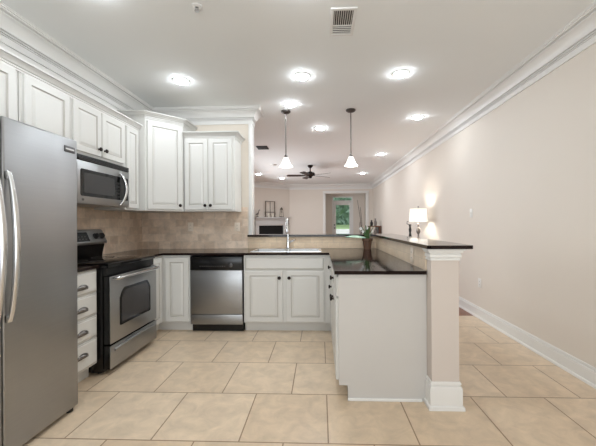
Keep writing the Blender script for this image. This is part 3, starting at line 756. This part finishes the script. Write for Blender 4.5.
# ------------------------------------------------------------------ fireplace and its ornaments
DD = (D1 - D0).normalized(); DN = Vector((DD.y, -DD.x)); DA = math.atan2(DD.y, DD.x); DL = (D1 - D0).length
FC = D0 + DD * (DL * .47)
t = thing('fireplace_mantel', 'grey white painted fireplace mantel with black firebox across the corner', 'fireplace', (FC.x, FC.y, 0), DA)
HWm = DL * .47
bm = new()
bx(bm, -HWm + .03, -.58, -.10, -.002, 0, 1.18, .004); bx(bm, .50, HWm - .03, -.10, -.002, 0, 1.18, .004); bx(bm, -HWm + .03, HWm - .03, -.10, -.002, 1.18, 1.40, .004)
obj('surround', bm, M_stone, t, smooth=True)
bm = new(); bx(bm, -HWm, HWm, -.20, -.002, 1.455, 1.495, .006); bx(bm, -HWm + .015, HWm - .015, -.15, -.002, 1.40, 1.456, .006); obj('mantel_shelf', bm, M_stone, t, smooth=True)
bm = new(); bx(bm, -HWm + .05, HWm - .05, -.112, -.098, 1.23, 1.26, .003); bx(bm, .50, .56, -.112, -.098, 0, 1.18, .003); bx(bm, -.64, -.58, -.112, -.098, 0, 1.18, .003); obj('molding', bm, M_stone, t, smooth=True)
bm = new(); bx(bm, -.57, .49, -.05, -.003, .25, 1.175); fb = obj('firebox', bm, M_soot, t)
box('hearth', M_stone, (-HWm + .03, HWm - .03, -.35, -.115, 0, .24), t, bev=.006)
def dpt(s, out): p = FC + DD * s + DN * out; return p
MZ = 1.496
p = dpt(-.11, .11)
t = thing('window_frame_decor', 'weathered iron window frame ornament standing on the mantel', 'ornament', (p.x, p.y, MZ), DA)
bm = new()
for x in (-.195, .195): bx(bm, x - .016, x + .016, -.015, .015, .01, .60, .003)
for z in (.575, .17): bx(bm, -.21, .21, -.014, .014, z, z + .024, .003)
bx(bm, -.008, .008, -.01, .01, .05, .58)
obj('frame', bm, M_iron, t, smooth=True)
bm = new(); bx(bm, -.23, .23, -.04, .04, 0, .02, .003); obj('stand', bm, M_iron, t, smooth=True)
bm = new()
for s in (-1, 1): tube(bm, [(s * .195 + s * .03 * math.sin(k * PI / 8), 0, .02 + .03 * k) for k in range(9)], .008, 8)
obj('scrolls', bm, M_iron, t, smooth=True)
for xk in (-.09, .08):
    q = dpt(-.11 + xk, .165)
    o = thing('pillar_candle', ('cream candle on the mantel in front of the %s half of the window frame ornament' % ('left' if xk < 0 else 'right')), 'candle', (q.x, q.y, MZ))
    bm = new(); lathe(bm, [(0, 0), (.032, 0), (.032, .13), (.028, .135), (0, .132)], 18); obj('wax', bm, M_mirror, o, smooth=True)
    bm = new(); tube(bm, [(0, 0, .13), (0, 0, .148)], .002, 6); obj('wick', bm, M_blackm, o)
p = dpt(.39, .11)
t = thing('candle_lantern', 'small iron lantern on the right part of the mantel', 'lantern', (p.x, p.y, MZ), DA); t.scale = (1.15, 1.15, 1.45)
bm = new(); bx(bm, -.055, .055, -.055, .055, 0, .018, .003); obj('base', bm, M_iron, t, smooth=True)
bm = new()
for sx in (-1, 1):
    for sy in (-1, 1): tube(bm, [(sx * .048, sy * .048, .015), (sx * .030, sy * .030, .20)], .006, 6)
obj('frame', bm, M_iron, t, smooth=True)
bm = new(); lathe(bm, [(.052, .195), (.05, .21), (.02, .25), (.008, .26), (0, .262)], 16); obj('roof', bm, M_iron, t, smooth=True)
bm = new(); lathe(bm, [(0, .018), (.02, .018), (.02, .11), (0, .112)], 14); obj('candle', bm, M_mirror, t, smooth=True)
p = dpt(-.64, .11)
t = thing('bird_figurine', 'small grey bird figurine at the left end of the mantel', 'figurine', (p.x, p.y, MZ), DA); t.scale = (1.2, 1.2, 1.25)
bm = new(); lathe(bm, [(0, 0), (.045, 0), (.045, .012), (.012, .02), (.008, .05), (0, .05)], 16); obj('stand', bm, M_ceramic, t, smooth=True)
bm = new(); tube(bm, [(-.07, 0, .06), (-.03, 0, .075), (.01, 0, .09), (.03, 0, .13), (.04, 0, .18), (.065, 0, .205), (.09, 0, .20)], [.006, .025, .03, .016, .011, .014, .003], 12); obj('body', bm, M_ceramic, t, smooth=True)

# ------------------------------------------------------------------ living room right side
t = thing('console_table', 'dark wood console table against the right wall under the lamp', 'table', (1.83, 6.0, 0))
box('tabletop', M_table, (-.19, .19, -.60, .60, .80, .835), t, bev=.004)
box('apron', M_table, (-.16, .16, -.55, .55, .70, .799), t)
for sx in (-1, 1):
    for sy in (-1, 1): box('leg', M_table, (sx * .15 - .025, sx * .15 + .025, sy * .54 - .025, sy * .54 + .025, 0, .70), t)
t = thing('table_lamp', 'lit table lamp with white drum shade against the right wall', 'lamp', (1.835, 6.0, .836))
bm = new(); lathe(bm, [(0, 0), (.075, 0), (.075, .012), (.03, .025), (.016, .05), (.016, .08), (.035, .10), (.035, .13), (.014, .15), (.014, .20), (.030, .22), (.042, .26), (.030, .31), (.014, .33), (.014, .36), (.022, .37), (.022, .39), (.010, .40), (.010, .50), (0, .50)], 20); obj('base', bm, M_ceramic, t, smooth=True)
bm = new(); lathe(bm, [(.165, .435), (.150, .675), (.146, .675), (.161, .435)], 36); rgs = obj('shade', bm, M_fabric, t, smooth=True)
bm = new(); lathe(bm, [(0, .50), (.018, .51), (.032, .545), (.030, .575), (0, .60)], 14); obj('bulb', bm, M_lampbulb, t, smooth=True)
bm = new(); tube(bm, [(0, 0, .60), (0, 0, .705)], .004, 6); lathe(bm, [(0, .70), (.010, .70), (.010, .72), (0, .725)], 10); obj('finial', bm, M_pewter, t, smooth=True)
t = thing('candlestick', 'tall dark turned candlestick left of the lamp', 'candlestick', (1.72, 6.13, .836))
bm = new(); lathe(bm, [(0, 0), (.06, 0), (.055, .02), (.02, .04), (.016, .12), (.028, .16), (.018, .22), (.028, .28), (.018, .33), (.026, .36), (.026, .385), (0, .385)], 18); obj('holder', bm, M_blackm, t, smooth=True)
bm = new(); tube(bm, [(-.02, 0, .37), (-.06, 0, .395), (-.055, 0, .44), (-.025, 0, .43)], .006, 8); obj('hook', bm, M_blackm, t, smooth=True)

t = thing('side_cabinet', 'small reddish brown open cabinet against the right wall by the hall opening', 'cabinet', (1.845, 11.0, 0))
bm = new()
bx(bm, -.18, -.155, -.30, .30, 0, 1.12, .003); bx(bm, .145, .17, -.30, .30, 0, 1.12, .003)
obj('side', bm, M_wood, t, smooth=True)
box('top', M_wood, (-.20, .185, -.32, .32, 1.121, 1.15), t, bev=.004)
for z in (.12, .50, .86): box('shelf', M_wood, (-.154, .144, -.30, .30, z, z + .022), t)
box('back_panel', M_table, (.10, .144, -.298, .298, .143, 1.12), t)
for i, (dx, lab, h) in enumerate(((-.10, 'dark grey vase on the small brown cabinet, left one', .20), (.02, 'taller grey vase on the small brown cabinet, right one', .25))):
    o = thing('vase', lab, 'vase', (1.845 + dx, 10.85 - .05 * i, 1.151))
    bm = new(); lathe(bm, [(0, 0), (.035, 0), (.05, h * .3), (.045, h * .6), (.022, h * .8), (.030, h), (.024, h), (.018, h * .8), (0, h * .75)], 18); b_ = obj('body', bm, M_ceramic if i else M_blackm, o, smooth=True)
for i, (dx, m, lab, h) in enumerate(((-.06, M_plate, 'white jar on the upper shelf of the small brown cabinet, left one', .15), (.06, M_ceramic, 'grey jar on the upper shelf of the small brown cabinet, right one', .17))):
    bm = new(); lathe(bm, [(0, 0), (.045, 0), (.052, .04), (.050, h - .03), (.03, h), (0, h)], 16); o = tag(obj('jar', bm, m, None, smooth=True), lab, 'jar'); o.location = (1.845 + dx - .03, 10.78, .883)

# twigs in a floor vase in the hall
t = thing('floor_vase', 'floor vase holding tall dark bare branches in the hall', 'vase', (1.66, 12.95, 0))
bm = new(); lathe(bm, [(0, 0), (.09, 0), (.12, .2), (.10, .5), (.06, .68), (.08, .75), (.06, .74), (.045, .66), (0, .6)], 20); obj('vase', bm, M_blackm, t, smooth=True)
for pts in ([(0, 0, .6), (.0, 0, 1.1), (-.04, 0, 1.5), (-.12, 0, 2.0), (-.15, .0, 2.2)], [(.01, .01, .6), (.03, .01, 1.2), (.0, .01, 1.6), (-.03, .02, 1.9)], [(-.01, -.01, .6), (-.06, 0, 1.0), (-.05, 0, 1.3)]):
    bm = new(); tube(bm, pts, [.012 - .0017 * i for i in range(len(pts))], 6); obj('branch', bm, M_twig, t, smooth=True)

# ------------------------------------------------------------------ potted plant on the counter corner
t = thing('potted_plant', 'white flowering plant in a brown pot on the counter corner under the bar', 'plant', (.598, 4.07, CTZ1 + .0005))
bm = new(); lathe(bm, [(0, 0), (.046, 0), (.058, .10), (.060, .102), (.066, .104), (.068, .138), (.062, .138), (.058, .118), (0, .118)], 24); obj('pot', bm, M_terra, t, smooth=True)
bm = new(); lathe(bm, [(0, .122), (.058, .120)], 20); obj('soil', bm, M_soil, t)
def leaf(name, m, base, tip, w, sag, parent, n=10, sd=None):
    bm = new(); b = Vector(base); e = Vector(tip); d_ = e - b; side = Vector((-d_.y, d_.x, 0))
    side = side.normalized() if side.length > 1e-4 else Vector((1, 0, 0))
    if sd: side = Vector(sd).normalized()
    rowsl = []
    for i in range(n + 1):
        s = i / n; c = b + d_ * s + Vector((0, 0, sag * 4 * s * (1 - s))); ww = w * math.sin(PI * (0.06 + .94 * s)) ** .8 if s < 1 else .001
        rowsl.append([bm.verts.new(c + side * (ww * k) + Vector((0, 0, abs(k) * w * .25 + h_))) for k, h_ in ((-1, 0), (0, 0), (1, 0), (1, -.003), (0, -.003), (-1, -.003))])
    for p_, q_ in zip(rowsl, rowsl[1:]):
        for k in range(6): bm.faces.new((p_[k], p_[(k + 1) % 6], q_[(k + 1) % 6], q_[k]))
    bm.faces.new(rowsl[0][::-1]); bm.faces.new(rowsl[-1])
    return obj(name, bm, m, parent, smooth=True)
for i in range(11):
    a = 2 * PI * i / 11 + .3; rr = random.uniform(.05, .10); hh = random.uniform(.20, .31)
    if math.sin(a) > .3: rr *= .5
    leaf('leaf', M_leaf, (.015 * math.cos(a), .015 * math.sin(a), .12), (rr * math.cos(a), rr * math.sin(a), hh), .012, .02, t)
leaf('broad_leaf', M_bigleaf, (-.02, -.02, .135), (-.275, -.04, .150), .042, .010, t, 12, (0, -.85, -.25))['label'] = 'broad pale green leaf'
for (x, y, z) in ((-.085, -.02, .262), (-.058, -.03, .225), (-.012, -.05, .272)):
    bm = new(); tube(bm, [(0, 0, .12), (x * .6, y * .6, z * .75), (x, y, z)], .0025, 6); st = obj('flower_stem', bm, M_leaf, t)
    bm = new()
    for k in range(6):
        a = 2 * PI * k / 6; c = Vector((x, y, z)); d_ = Vector((math.cos(a), -.25, math.sin(a))); s_ = Vector((-math.sin(a), 0, math.cos(a)))
        v = [c, c + d_ * .012 + s_ * .008, c + d_ * .024, c + d_ * .012 - s_ * .008]
        f_ = [bm.verts.new(q) for q in v]; g_ = [bm.verts.new(q + Vector((0, .003, 0))) for q in v]
        bm.faces.new(f_); bm.faces.new(g_[::-1])
        for i in range(4): bm.faces.new((f_[i], f_[(i + 1) % 4], g_[(i + 1) % 4], g_[i]))
    obj('petals', bm, M_petal, st)
